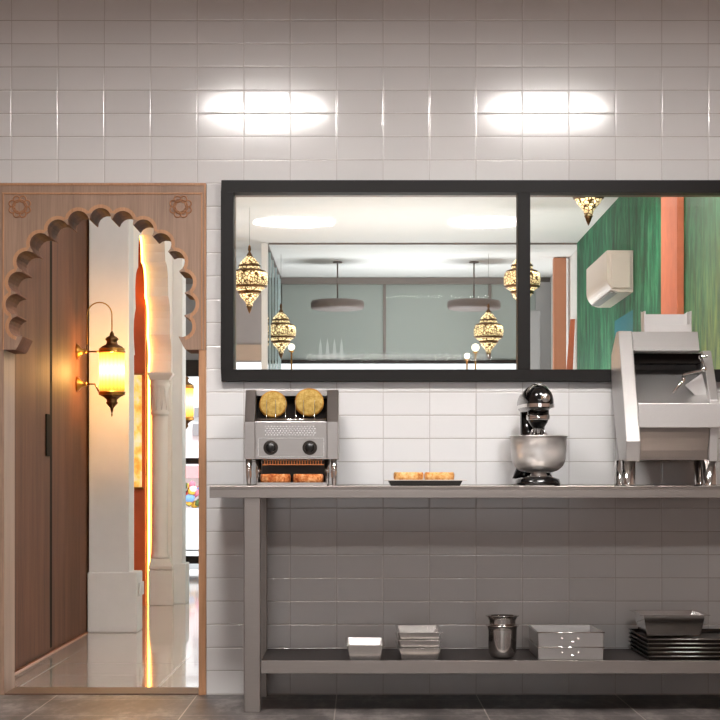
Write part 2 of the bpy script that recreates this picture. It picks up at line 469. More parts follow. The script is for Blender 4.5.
# smooth copper-toned band outside the lobe tips
lobe = contour(R0, .0, 9)
rim = [(AX(x), AZ(y)) for x, y in lobe if y < 347.5]
def grow_pts(px_pts, d):
    # push contour outwards from each lobe centre
    res = []
    a0 = -step*(nl/2)
    for i in range(nl):
        am = math.radians(a0 + step*(i+.5)); ha = math.radians(step/2)
        c = (acx + R0*math.cos(ha)*math.sin(am), acz - R0*math.cos(ha)*math.cos(am))
        r = R0*math.sin(ha) - .6 + d
        lim = 60 if d > 2 else 76
        for k in range(8):
            w = am + math.radians(-lim + 2*lim*k/7)
            p = (c[0] + r*math.sin(w), c[1] - r*math.cos(w)); q = (c[0] + (r-d+.15)*math.sin(w), c[1] - (r-d+.15)*math.cos(w))
            if p[1] < 347.5 and p[0] > -1 and p[0] < 204.5: res.append((q, p))
    return res
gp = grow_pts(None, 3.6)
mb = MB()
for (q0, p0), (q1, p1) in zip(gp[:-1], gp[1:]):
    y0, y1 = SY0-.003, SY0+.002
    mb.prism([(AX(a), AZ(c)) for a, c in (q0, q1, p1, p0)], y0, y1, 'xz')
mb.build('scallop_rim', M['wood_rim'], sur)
# jambs
for x0, x1 in ((-3.2, 4.8), (199, 206.3)):
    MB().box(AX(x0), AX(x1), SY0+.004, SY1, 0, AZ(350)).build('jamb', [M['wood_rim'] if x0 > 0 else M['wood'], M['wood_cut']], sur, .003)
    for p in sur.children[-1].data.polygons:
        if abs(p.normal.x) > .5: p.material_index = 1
# outer bead and inset border
b = MB(); w = .009
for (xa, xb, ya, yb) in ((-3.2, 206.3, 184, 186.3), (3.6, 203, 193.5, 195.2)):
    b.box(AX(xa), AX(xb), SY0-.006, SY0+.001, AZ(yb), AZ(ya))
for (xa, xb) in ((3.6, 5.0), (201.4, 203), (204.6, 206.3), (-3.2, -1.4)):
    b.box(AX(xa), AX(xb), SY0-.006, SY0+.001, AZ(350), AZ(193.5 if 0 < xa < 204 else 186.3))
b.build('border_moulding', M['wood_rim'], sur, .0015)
for cx in (20.8, 181.2):
    b = MB(); c = (AX(cx), SY0-.002, AZ(207.5))
    b.tube([(c[0]+.030*math.cos(a), c[1], c[2]+.030*math.sin(a)) for a in [2*PI*k/40 for k in range(40)]], .0032, 8, True)
    for k in range(8):
        a = 2*PI*k/8 + PI/8; cc = (c[0]+.035*math.cos(a), c[2]+.035*math.sin(a))
        b.tube([(cc[0]+.0135*math.cos(u), c[1]-.001, cc[1]+.0135*math.sin(u)) for u in [2*PI*q/16 for q in range(16)]], .0028, 6, True)
    b.build('carved_rosette', M['rosette'], sur)
# threshold strip
tag(MB().box(AX(4.9), AX(198.9), 8.985, 9.262, 0, .006).build('door_threshold', M['sill'], None, .002),
    'dark brown threshold strip on the floor of the arched doorway', 'threshold')

# ------------------------------------------------------------------ HALL BEYOND
# veneered side wall with its flush cupboard door
WX = -1.655
b = MB().box(WX-.12, WX, 9.262, 12.92, 0, 3.0); struct('wall_veneer', b, M['wood_wall'])
b = MB().box(WX, WX+.012, 9.27, 12.63, 0, .008); struct('wall_base_glow', b, M['copper'])  # orange glow along the wall foot, put into the colour of a thin strip
def yat(px): return F*(-WX)/(360-px)
cd = thing('cupboard_door', 'tall flush brown wood veneer door panel with black slot handle in the hall wall', 'door', (WX, yat(36), 0))
MB().box(WX+.0005, WX+.012, 9.9, yat(47.6), .03, 2.95).build('door_leaf', M['wood_wall'], cd, .001)
MB().box(WX+.0005, WX+.006, yat(47.6), yat(51.0), .03, 2.95).build('shadow_gap', M['cavity'], cd)
MB().box(WX+.012, WX+.02, yat(43.0), yat(47.2), 1.05, 1.27).build('slot_handle', M['matt_black'], cd, .002)
# white pilaster at the end of the veneer
pc = thing('white_pilaster', 'square white pilaster on a tall plinth behind the glowing wall lantern', 'pilaster', (-1.52, 12.76, 0))
MB().box(-1.643, -1.398, 12.66, 12.90, .36, 3.0).build('shaft', M['white_col'], pc, .006)
MB().box(-1.648, -1.347, 12.63, 12.94, 0, .366).build('plinth', M['white_col'], pc, .008)
MB().box(-1.343, -1.333, 12.70, 12.90, .22, .30).build('plinth_moulding', M['white_col'], pc, .003)

# arched longitudinal wall with scalloped intrados
ay0, ay1, asz = 12.95, 15.5, 1.70
ayc, ary, arz = (ay0+ay1)/2, (ay1-ay0)/2, 1.10
pts = []; NL = 11
for i in range(NL):
    t0, t1 = PI*i/NL, PI*(i+1)/NL
    for k in range(6):
        t = t0 + (t1-t0)*k/6; bulge = .085*math.sin(PI*k/6)
        pts.append((ayc - (ary-.05+bulge)*math.cos(t), asz + (arz-.05+bulge)*math.sin(t)))
pts.append((ay1-.035+0, asz))
AXL, AXR = -1.56, -1.40
poly = [(12.905, 0), (12.905, 3.0), (15.95, 3.0), (15.95, 0), (ay1, 0), (ay1, asz)] + pts[::-1] + [(ay0, asz), (ay0, 0)]
aw = MB().prism(poly, AXL, AXR, 'yz').build('scalloped_arch_wall', M['cream'], None)
aw['kind'] = 'structure'; aw.name = 'wall_arch'
b = MB().box(-1.66, -1.545, 15.952, 17.6, 0, 3.0); struct('wall_hall_left', b, M['white_wall'])
# engaged column against the far side of that arch
ec = thing('arch_column', 'pale round column with carved capital and square base inside the hall arch', 'column', (-1.475, 15.42, 0))
cxx = -1.478
MB().box(-1.556, -1.377, 15.36, 15.497, 0, .262).build('plinth', M['cream'], ec, .006)
b = MB(); b.box(-1.553, -1.380, 15.35, 15.497, .265, .29)
b.frustum((-1.553,-1.380,15.35,15.497,.29), (-1.54,-1.40,15.375,15.497,.345))
b.build('base_moulding', M['cream'], ec, .005)
b = MB().lathe([(.066,.345),(.072,.36),(.066,.375),(.062,.39),(.060,.5),(.058,1.40)], (cxx, 15.435, 0), 28); b.build('shaft', M['cream'], ec)
b = MB().lathe([(.060,1.40),(.068,1.41),(.068,1.425),(.061,1.435),(.064,1.5),(.068,1.60),(.074,1.615),(.074,1.63),(.066,1.64),(.070,1.66)], (cxx, 15.435, 0), 28)
for k in range(10):
    a = 2*PI*k/10
    for dlt in (-.31, .31):
        b.tube([(cxx+.0645*math.cos(a), 15.435+.0645*math.sin(a), 1.44), (cxx+.069*math.cos(a+dlt), 15.435+.069*math.sin(a+dlt), 1.60)], .0022, 5)
b.build('capital', M['cream'], ec)
b = MB(); b.frustum((-1.55,-1.405,15.37,15.497,1.66), (-1.56,-1.376,15.34,15.497,1.70)); b.box(-1.56,-1.376,15.34,15.497,1.70,1.715)
b.build('impost', M['cream'], ec, .003)
# stepped white pier behind
pr = thing('white_pier', 'plain white pier standing right behind the carved arch column', 'pier', (-1.37, 15.8, 0))
MB().box(-1.419, -1.325, 15.6, 15.9, .30, 3.0).build('shaft', M['white'], pr, .004)
MB().box(-1.419, -1.300, 15.57, 15.92, 0, .30).build('plinth', M['white'], pr, .004)
# glowing led strip along the arch edge
lp = [(AXL-.004, ay1-.012, z) for z in (.004, .3, .6, 1.0, 1.4, asz-.01)]
lp += [(AXL-.004, y-.012, z-.006) for y, z in pts[::-1] if y > 13.6]
tag(MB().tube(lp, .008, 8).build('led_strip', M['led'], None), 'glowing warm orange light strip tracing the scalloped arch edge', 'light strip')
# orange wall with lit artwork
b = MB().box(-3.3, AXL-.02, 15.36, 15.46, 0, 3.0); struct('wall_orange', b, M['orange_wall'])
pa = thing('lit_artwork', 'amber backlit picture panel on the orange wall behind the light strip', 'artwork', (-1.85, 15.34, .87))
MB().box(-2.2, -1.603, 15.335, 15.358, .872, 1.695).build('lit_panel', M['lightbox'], pa)
b = MB(); b.box(-2.22, -1.59, 15.33, 15.359, 1.695, 1.705); b.box(-2.22, -1.59, 15.33, 15.359, .862, .872); b.box(-2.22,-2.2,15.33,15.359,.872,1.695)
b.build('panel_frame', M['brass'], pa)
b = MB().box(-3.4, -3.3, 9.26, 21.6, 0, 3.1); struct('wall_far_left', b, M['white_wall'])
# green wall to the right, terracotta pilaster
b = MB().box(1.9, 2.0, 9.262, 18.3, 0, 3.0); struct('wall_green', b, M['mural'])
b = MB().box(1.955, 2.05, 18.3, 21.5, 0, 3.0); struct('wall_right_rear', b, M['white_wall'])
tag(MB().box(1.858, 1.899, 12.25, 12.9, 0, 2.999).build('terracotta_pilaster', M['terracotta'], None, .003), 'terracotta orange pilaster running up the green wall above the steel machine', 'pilaster')
tag(MB().box(1.808, 1.925, 19.5, 19.62, 0, 2.999).build('terracotta_pillar', M['tan'], None, .004), 'slim terracotta pillar at the far end of the hall beside the green wall', 'pillar')
b = MB().prism([(1.72,0.001),(1.84,0.001),(1.945,2.38),(1.905,2.38)], 18.9, 18.94, 'xz')
tag(b.build('leaning_board', M['terracotta'], None), 'orange board leaning beside the slim terracotta pillar', 'board')
b = MB().box(1.63, 1.80, 20.9, 20.95, 0, 2.62)
tag(b.build('grey_screen_panel', M['grey_mid'], None, .003), 'narrow grey panel left of the slim terracotta pillar at the hall end', 'panel')
# wall unit
ac = thing('wall_air_unit', 'long off-white air conditioner with rounded lower edge on the green wall', 'air conditioner', (1.9, 15.1, 2.35))
pf = [(1.899, SZ(250,14.5)), (SX(607,14.5), SZ(250,14.5)), (SX(607,14.5), SZ(277,14.5))]
for k in range(1, 9):
    a = PI/2*k/8
    pf.append((SX(607,14.5)+.10*(1-math.cos(a)), SZ(277,14.5)-.105*math.sin(a)))
pf.append((1.899, SZ(292,14.5)))
MB().prism(pf, 14.52, 15.82, 'xz').build('housing', M['ac_white'], ac, .004)
MB().box(SX(607,14.5)+.03, 1.88, 14.505, 14.5195, SZ(288,14.5), SZ(253,14.5)).build('end_cap', M['ac_white'], ac, .004)
MB().box(1.74, 1.80, 14.6, 15.7, SZ(292,14.5)+.0, SZ(292,14.5)+.012).build('air_vane', M['grey_mid'], ac, .002)

# glass partitions
gp_ = thing('glass_partition', 'clear glass partition across the hall with a white end post', 'partition', (.5, 18.3, 0))
MB().box(-.80, 1.898, 18.30, 18.308, .02, 2.985).build('glass_panel', M['glass_teal'], gp_)
MB().box(-.80, 1.898, 18.29, 18.31, 2.985, 3.0).build('head_rail', M['taupe'], gp_)
MB().box(-.862, -.808, 18.27, 18.33, 0, 2.999).build('end_post', M['white'], gp_, .003)
MB().box(-.80, 1.898, 18.29, 18.31, 0, .02).build('floor_rail', M['taupe'], gp_)
sp = thing('side_glass_partition', 'row of glass panels running away behind the white end post', 'partition', (-.82, 19.9, 0))
ys = [18.36, 18.95, 19.6, 20.3, 21.0, 21.44]
for a, c in zip(ys[:-1], ys[1:]):
    g = MB().box(-.826, -.816, a, c-.03, .01, 2.99).build('glass_panel', M['glass_teal'], sp)
    MB().box(-.832, -.808, c-.03, c-.005, .01, 2.99).build('panel_edge', M['glass_edge'], g)
MB().box(-.835, -.805, 18.36, 21.44, 2.985, 3.0).build('head_rail', M['taupe'], sp)

# far frontage: beam, frosted transoms, rails, clear glass
FY = 21.5
def FX(px): return SX(px, FY)
def FZ(py): return SZ(py, FY)
fr = MB().box(-3.3, 1.95, FY-.06, FY+.1, FZ(284.5), 3.0); struct('beam_rear', fr, M['taupe'])
ft = thing('far_transom_screen', 'row of frosted grey-green panels between taupe bars at the hall end', 'glazed screen', (.5, FY, 2.2))
xs = [FX(281), FX(386), FX(491), FX(541)]
for i in range(3):
    MB().box(xs[i], xs[i+1]-.03, FY-.01, FY+.01, FZ(360), FZ(284.5)).build('frosted_panel', M['frosted'], ft)
    MB().box(xs[i+1]-.03, xs[i+1], FY-.03, FY+.03, FZ(360), FZ(284.5)).build('bar', M['taupe'], ft, .003)
MB().box(-.84, 1.80, FY-.04, FY+.04, FZ(363.6), FZ(360)).build('lower_rail', M['black_frame'], ft, .003)
MB().box(-.80, xs[0], FY-.01, FY+.01, FZ(360), FZ(284.5)).build('frosted_panel', M['frosted'], ft)
for k in range(4):
    x = FX(320.5+7*k)
    MB().prism([(x-.022, FZ(359)), (x+.022, FZ(359)), (x+.012, FZ(345)), (x, FZ(338.5)), (x-.012, FZ(345))], FY-.016, FY-.011, 'xz').build('etched_motif', M['etched'], ft)
b = MB().box(-1.50, -.842, FY-.05, FY+.05, FZ(362), FZ(284.5)); struct('wall_rear_grey', b, M['grey_wall'])
tag(MB().box(-1.46, -.87, FY-.075, FY-.051, FZ(361), FZ(345)).build('peach_panel', M['peach'], None), 'peach coloured strip panel low on the grey-brown rear wall', 'panel')
b = MB().box(1.80, 1.955, FY-.12, FY-.06, 0, 2.95); struct('wall_rear_right', b, M['grey_mid'])
b = MB().box(-3.3, -1.502, FY-.03, FY+.05, FZ(360), FZ(284.5)); struct('wall_rear_header', b, M['grey_mid'])
sf = thing('shopfront_glazing', 'black framed street glazing seen through the arch', 'glazing', (-2.2, FY, 0))
MB().box(-3.3, -1.5, FY-.05, FY+.05, FZ(376.5), FZ(360.2)).build('top_rail', M['black'], sf)
MB().box(-3.3, 1.95, FY-.03, FY+.03, FZ(464), FZ(458)).build('middle_rail', M['black'], sf)
MB().box(-3.3, 1.95, FY-.05, FY+.05, FZ(563.5), FZ(556)).build('bottom_rail', M['black'], sf)
for x in (-3.28, -1.48, .2, 1.9):
    MB().box(x-.02, x+.02, FY-.029, FY+.029, 0, FZ(376.6)).build('upright', M['black'], sf)
MB().box(-3.3, 1.95, FY-.004, FY+.004, FZ(556), FZ(363.7)+.0).build('glass_panel', M['glass'], sf)

# street outside
b = MB().box(-14, 12, 21.65, 60, -.12, -.02); struct('ground_street', b, M['street'])
fc = thing('street_building', 'pale sunlit building across the street seen through the arch', 'building', (-3, 34, 0))
MB().box(-12, 6, 34, 36, 0, 9).build('facade', M['facade'], fc)
s34 = lambda px: SX(px, 34); z34 = lambda py: SZ(py, 34)
for (xa, xb, ya, yb) in ((194.5, 200, 408, 417), (193, 202, 424, 436), (176,182,390,436), (206,214,390,420)):
    MB().box(s34(xa), s34(xb), 33.93, 33.99, z34(yb), z34(ya)).build('window', M['grey_mid'], fc)
MB().prism([(32.9, z34(478)), (33.99, z34(466)), (33.99, z34(478))], s34(150), s34(230), 'yz').build('awning', M['pink'], fc)
# stall of flowers on the pavement
fs_ = thing('flower_stall', 'colourful flower stall on the pavement beyond the black street glazing', 'stall', (SX(190,28), 28, 0))
MB().box(SX(172,28), SX(212,28), 27.8, 28.3, 0, SZ(508,28)).build('stall_table', M['white'], fs_)
cols = {'yellow': (240,190,70), 'pink': (240,130,150), 'red': (190,60,60), 'blue': (130,170,220), 'green': (90,110,60), 'white': (240,236,230)}
cm = {k: simple(k+'_petals', v, .7) for k, v in cols.items()}
for k in cm:
    for q in range(5):
        x = SX(random.uniform(180, 203), 28); z = SZ(random.uniform(483, 506), 28)
        MB().ico((x, 27.9+random.random()*.25, z), random.uniform(.045, .075), 1).build('bloom', cm[k], fs_)

# ------------------------------------------------------------------ HALL LAMPS
# pierced lantern prototype, centre at origin, body radius .12
def make_lantern():
    t = thing('moroccan_lantern', '', 'lantern', (0,0,0))
    def L(name, prof, mat, seg=28): return MB().lathe(prof, (0,0,0), seg).build(name, mat, t)
    L('finial', [(.001,.232),(.008,.222),(.012,.200),(.006,.185),(.016,.17),(.022,.155)], M['bronze'])
    L('upper_dome', [(.022,.155),(.04,.135),(.06,.112),(.068,.096)], M['filigree'])
    L('upper_band', [(.066,.098),(.075,.094),(.075,.086),(.070,.083)], M['bronze'])
    L('collar', [(.070,.083),(.074,.068)], M['filigree'])
    L('middle_band', [(.072,.068),(.088,.062),(.108,.054),(.110,.047)], M['bronze'])
    L('lantern_body', [(.108,.048),(.120,.034),(.124,.005),(.124,-.03),(.119,-.046)], M['filigree'])
    L('lower_band', [(.119,-.044),(.122,-.050),(.118,-.058),(.108,-.062)], M['bronze'])
    L('lower_collar', [(.108,-.062),(.078,-.082)], M['filigree'])
    L('bottom_band', [(.079,-.080),(.081,-.090),(.076,-.101),(.07,-.102)], M['bronze'])
    L('lower_dome', [(.07,-.1),(.058,-.122),(.04,-.142),(.026,-.16),(.02,-.186)], M['filigree'])
    L('tip', [(.022,-.186),(.016,-.198),(.012,-.212),(.001,-.235)], M['bronze'])
    return t
lant = make_lantern()
spots = [ (249.5, 279, 15.9, 'pierced brass lantern hanging at the left edge of the serving window', 1.12),
          (281, 331, 19.2, 'small pierced brass lantern hanging low between the white post and the left disc lamp', 1.1),
          (522, 279, 15.9, 'pierced brass lantern half hidden behind the black window mullion', 1.12),
          (488.5, 331, 19.2, 'small pierced brass lantern hanging low below the right disc lamp', 1.1),
          (588.5, 179, 14.2, 'pierced brass lantern cut off by the window top beside the green wall', 1.35)]
for i, (px, py, Y, lab, s_) in enumerate(spots):
    loc = (SX(px, Y), Y, SZ(py, Y))
    if Y > 18.3 and Y < 18.5: Y = 18.6
    if i == 0: o = lant; o.location = loc; o['label'] = lab; o['group'] = 'lanterns hanging in the hall'; o.scale = (s_,)*3; o['_w'] = loc
    else: o = dup(lant, loc, lab, scale=s_)
    top = loc[2] + .228*s_
    if top < 2.98:
        cab = MB().tube([(0,0,.228), (0,0,(2.999-loc[2])/s_)], .0014, 5)
        c = cab.build('cable', M['taupe'], None); c.parent = o
# disc pendants
def disc(loc, lab, first=None):
    t = thing('disc_pendant', lab, 'pendant lamp', loc, 'grey disc pendant lamps in the hall')
    x, y, z = loc
    MB().lathe([(.001, z+.05),(.2, z+.048),(.245, z+.04),(.255, z+.02),(.255, z-.02),(.245, z-.038),(.22, z-.046),(.001, z-.05)], (x, y, 0), 40).build('disc_shade', M['lamp_grey'], t)
    MB().tube([(x,y,z+.04),(x,y,3.003)], .007, 8).build('rod', M['lamp_grey'], t)
    MB().lathe([(.045,2.99),(.045,3.003)], (x,y,0), 20).build('ceiling_rose', M['lamp_grey'], t)
    return t
disc((SX(337.5,19.9), 19.9, SZ(305,19.9)), 'grey disc pendant lamp on a rod, left one behind the serving window')
disc((SX(474,19.9), 19.9, SZ(305,19.9)), 'grey disc pendant lamp on a rod, right one behind the serving window')
# globe lamps
def globe(px, py, Y, r, lab):
    x, z = SX(px, Y), SZ(py, Y)
    t = thing('globe_floor_lamp', lab, 'lamp', (x, Y, 0), 'small globe lamps at the hall end')
    MB().ico((x, Y, z), r, 3).build('globe', M['globe'], t)
    MB().lathe([(.012, z-r*1.02),(.03, z-r*1.35),(.012, z-r*1.6)], (x,Y,0), 16).build('lamp_cup', M['brass'], t)
    MB().lathe([(.008, .02),(.008, z-r*1.5)], (x,Y,0), 10).build('pole', M['brass'], t)
    MB().lathe([(.12, 0),(.12,.012),(.02,.03)], (x,Y,0), 24).build('base', M['brass'], t)
globe(291.5, 347, 20.6, .034, 'small white glowing globe lamp right of the low left lantern')
globe(475.5, 347.5, 20.6, .038, 'small white glowing globe lamp left of the low right lantern')
globe(467, 356, 20.2, .028, 'dimmer small globe lamp just left of a brighter one near the low right lantern')

# wall lanterns
def make_wall_lantern(loc):
    x, y, z = loc       # centre of the glass body
    t = thing('wall_lantern', 'glowing amber cylindrical wall lantern with bronze cap on the wood veneer wall', 'wall lantern', loc, 'amber wall lanterns in the hall')
    def L(name, prof, mat): return MB().lathe([(r, z+h) for r, h in prof], (x, y, 0), 32).build(name, mat, t)
    L('glass_cylinder', [(.070,-.112),(.074,-.105),(.0745,0),(.074,.105),(.070,.112)], M['lantern_glass'])
    L('upper_ring', [(.074,.112),(.079,.114),(.079,.122),(.075,.124),(.075,.132),(.078,.134),(.07,.14)], M['brass'])
    L('cap', [(.072,.138),(.058,.15),(.034,.162),(.03,.18),(.040,.192),(.030,.204),(.014,.212),(.012,.226),(.003,.24)], M['bronze'])
    L('lower_ring', [(.070,-.112),(.079,-.114),(.079,-.122),(.076,-.126),(.079,-.132),(.07,-.136)], M['brass'])
    L('base_cup', [(.074,-.134),(.05,-.145),(.032,-.16),(.03,-.172),(.036,-.18),(.024,-.195),(.010,-.21),(.008,-.225),(.003,-.24),(.005,-.25),(.001,-.262)], M['bronze'])
    wx = x - .2065
    pts = [(wx+.004, y, z+.24)]
    for k in range(0, 13):
        a = PI - PI*k/12
        pts.append((x-.072 + .072*math.cos(a), y, z+.335+.072*math.sin(a)))
    pts[0] = (wx+.03, y, z+.26)
    pts += [(x, y, z+.235)]
    MB().tube([(x-.144, y, z+.15)] + pts[1:], .0035, 8).build('hook_rod', M['brass'], t)
    for s in (.12, -.07):
        b = MB().lathe([(.045, wx+.001),(.042, wx+.012),(.02, wx+.03),(.012, wx+.05),(.016, wx+.056),(.008, wx+.062)], (0, y, z+s), 24, 'x')
        b.build('wall_rosette', M['brass'], t)
        MB().tube([(wx+.055, y, z+s), (x-.1, y, z+s), (x-.074, y, z+(.118 if s > 0 else -.118))], .005, 8).build('arm', M['bronze'], t)
    MB().tube([(x-.144, y, z+.16), (x-.144, y, z+.12)], .005, 8).build('hook_socket', M['bronze'], t)
    return t
L1 = (SX(112, 12.45), 12.42, SZ(372, 12.45))
wl = make_wall_lantern((WX+.207, 12.20, 1.554))
dup(wl, (-1.371, 16.3, 1.525), 'amber wall lantern partly hidden behind the white pier, by the street glazing')

# ------------------------------------------------------------------ STEEL TABLE
tb = thing('steel_work_table', 'long brushed steel work table with lower shelf against the tiled wall', 'table', (.6, 8.65, 0))
TX0, TX1 = SX(209.5, 8.3), 2.0
b = MB(); b.box(TX0, TX1, 8.30, 8.985, .885, .90); b.box(TX0, TX1, 8.30, 8.32, .853, .885); b.box(TX0, TX0+.02, 8.32, 8.985, .853, .885); b.box(TX1-.02, TX1, 8.32, 8.985, .853, .885)
b.box(TX0+.02, TX1-.02, 8.965, 8.985, .853, .885)
b.build('tabletop', M['steel_table'], tb, .0012)
for x0 in (-.461, 1.80):
    for y0 in (8.315, 8.90):
        MB().box(x0, x0+.064, y0, y0+.06, 0.0, .885).build('leg', M['steel_table'], tb, .002)
MB().box(-.395, 1.799, 8.3505, 8.9395, .196, .2030).build('shaded_shelf_plate', M['shaded_shelf_plate'], tb)
b = MB(); b.box(-.396, 1.80, 8.335, 8.35, .152, .2030); b.box(-.396, 1.80, 8.94, 8.955, .152, .195)
b.build('lower_shelf', M['steel_table'], tb, .001)

# ------------------------------------------------------------------ CONVEYOR TOASTER
to = thing('conveyor_toaster', 'stainless conveyor toaster with two black dials at the left of the table', 'toaster', (SX(291,8.5), 8.6, .9))
s_y = 8.45
def X(px, Y=8.45): return SX(px, Y)
def Z(py, Y=8.45): return SZ(py, Y)
prof = [(8.45, Z(459)), (8.45, Z(422)), (8.55, Z(390,8.55)), (8.86, Z(390,8.55)), (8.86, Z(459))]
MB().prism(prof, X(244.5), X(255), 'yz').build('side_cheek', M['toaster_steel'], to, .002)
MB().prism(prof, X(327), X(338.2), 'yz').build('side_cheek', M['toaster_steel'], to, .002)
MB().box(X(255), X(327), 8.452, 8.86, Z(459), Z(421.5)).build('front_housing', M['toaster_steel'], to, .0015)
b = MB()
b.box(X(255), X(327), 8.55, 8.86, Z(396,8.55), Z(390,8.55)); b.box(X(255), X(327), 8.84, 8.86, Z(421.5), Z(396,8.55))
b.build('top_cover', M['toaster_steel'], to, .0015)
b = MB().prism([(8.50, Z(421.4)+.001), (8.62, Z(398,8.6)), (8.64, Z(398,8.6)), (8.83, Z(421.4)+.001)], X(255.2), X(326.8), 'yz')
b.build('slot_interior', M['cavity'], to)
# recessed control panel outline and perforations
b = MB(); z0, z1 = Z(457), Z(438)
b.box(X(258), X(324), 8.4485, 8.4525, z1-.0015, z1); b.box(X(258), X(324), 8.4485, 8.4525, z0, z0+.0015)
b.box(X(258), X(258.5), 8.4485, 8.4525, z0, z1); b.box(X(323.5), X(324), 8.4485, 8.4525, z0, z1)
b.build('control_panel_edge', M['pan_steel'], to)
b = MB()
for r in range(5):
    for c in range(17):
        px = 265.5 + c*3.0 + (1.5 if r % 2 else 0); pz = Z(426.5 + r*2.1)
        b.lathe([(.0032, 8.4500), (.0032, 8.4515)], (X(px), 0, pz), 8, 'y')
vent = b.build('vent_perforations', M['pan_steel'], to); vent['kind'] = 'stuff'
for px in (270.7, 309.8):
    k = MB().lathe([(.0295, 8.4515), (.0295, 8.446), (.027, 8.444)], (X(px), 0, Z(447.6)), 28, 'y').build('dial_ring', M['steel_dark'], to)
    MB().lathe([(.0205, 8.444), (.0200, 8.43), (.017, 8.426), (.0001, 8.426)], (X(px), 0, Z(447.6)), 24, 'y').build('dial', M['black'], k)
for px, y in ((248.8, 8.47), (334, 8.47), (258.5, 8.80), (327, 8.80)):
    MB().lathe([(.007, .9005), (.009, .91), (.012, .96), (.0125, Z(459)+.001)], (SX(px, y), y, 0), 20).build('foot_leg', M['steel_bright'], to)
# lower tray, heating mesh
b = MB(); b.box(X(257), X(327), 8.46, 8.82, .9065, .909); b.box(X(257), X(327), 8.456, 8.46, .901, .914); b.box(X(257), X(257.6), 8.46, 8.82, .909, .93); b.box(X(326.4), X(327), 8.46, 8.82, .909, .93)
b.build('crumb_tray', M['toaster_steel'], to)
b = MB()
for k in range(22): b.box(X(264+k*2.7), X(264.9+k*2.7), 8.47, 8.475, Z(464.5), Z(459.4))
b.box(X(262), X(324), 8.468, 8.478, Z(465), Z(464.2))
b.build('heating_grille', M['copper'], to)
MB().box(X(258), X(326), 8.80, 8.81, .91, Z(459.5)).build('rear_plate', M['steel_dark'], to)
b = MB()
for px in (266.5, 275.5, 285.5, 295.5, 303.5, 314.5):
    b.tube([(X(px,8.48), 8.475, Z(422)), (X(px,8.48), 8.482, Z(416)), (X(px,8.5), 8.51, Z(400,8.51))], .0013, 6)
b.tube([(X(256), 8.47, Z(419.5)), (X(326), 8.47, Z(419.5))], .004, 8)
b.build('bread_rack', M['chrome'], to)
# buns in the top slot
def slice_(px, py, r, lab):
    Y = 8.53; c = Vector((SX(px, Y), Y, SZ(py, Y)))
    b = MB(); b.cur = 0
    b.lathe([(.0001, -.009), (r*.9, -.009)], (0,0,0), 36, 'y', False); b.cur = 1
    b.lathe([(r*.9, -.009), (r, -.006), (r, .006), (r*.92, .012), (.0001, .013)], (0,0,0), 36, 'y', False)
    o = b.build('bread_slice', [M['bread'], M['crust']], None)
    o.location = c; o.rotation_euler = (math.radians(-16), 0, 0)
    tag(o, lab, 'bread', 'bread slices loaded in the toaster top'); return o
slice_(273, 404.5, .0565, 'round yellow bread slice in the toaster slot, smaller left one')
slice_(309.3, 402.5, .0595, 'round yellow bread slice in the toaster slot, larger right one')
def flat_toast(x0, x1, y0, y1, z0, z1, lab, mat='toast', grp=None, name='toast_slice'):
    b = MB(); rows = 7
    bm_pts = []
    for k in range(24):
        a = 2*PI*k/24; ex = 4
        cx, cy = math.cos(a), math.sin(a)
        m = (abs(cx)**ex + abs(cy)**ex)**(-1/ex)
        bm_pts.append((cx*m, cy*m))
    mx, my, hx, hy = (x0+x1)/2, (y0+y1)/2, (x1-x0)/2, (y1-y0)/2
    vs = []; lv = [(.96, z0), (1.0, z0+(z1-z0)*.3), (1.0, z0+(z1-z0)*.75), (.95, z1), (.6, z1-.0015)]
    for s, z in lv:
        for u, v in bm_pts: vs.append((mx+hx*s*u*(1+random.uniform(-.012,.012)), my+hy*s*v, z+random.uniform(-.0006,.0006)))
    n = 24
    fs = [(i*n+k, i*n+(k+1)%n, (i+1)*n+(k+1)%n, (i+1)*n+k) for i in range(4) for k in range(n)]
    fs += [tuple(range(n))[::-1], tuple(range(4*n, 5*n))]
    b.add(vs, fs, True)
    return tag(b.build(name, M[mat], None), lab, 'bread', grp)
flat_toast(X(259.5), X(290), 8.47, 8.60, .9092, Z(474), 'browned toast slice on the toaster tray under the left dial', 'toast', 'toast on the toaster tray')
flat_toast(X(292.5), X(323), 8.47, 8.60, .9092, Z(474), 'browned toast slice on the toaster tray under the right dial', 'toast', 'toast on the toaster tray')

# ------------------------------------------------------------------ TRAY OF SANDWICHES
Y = 8.45
tr = thing('serving_tray', 'low black tray with pale rim carrying sandwiches, between toaster and mixer', 'tray', (SX(426,8.55), 8.55, .9))
b = MB().frustum((SX(391,Y), SX(460,Y), Y-.0, Y+.20, .9003), (SX(388.5,Y), SX(462.5,Y), Y-.012, Y+.212, .9215)); b.build('tray_base', M['black'], tr, .001)
b = MB().box(SX(385,Y), SX(467,Y), Y-.02, Y+.22, .9216, .9250); b.build('plate_rim', M['ac_white'], tr, .001)
flat_toast(SX(394,Y), SX(424,Y), Y, Y+.17, .9252, .9555, 'flat golden sandwich on the black tray, left one', 'sandwich', 'sandwiches on the black tray', 'flat_sandwich')
flat_toast(SX(425,Y), SX(455,Y), Y, Y+.17, .9252, .9555, 'flat golden sandwich on the black tray, right one', 'sandwich', 'sandwiches on the black tray', 'flat_sandwich')

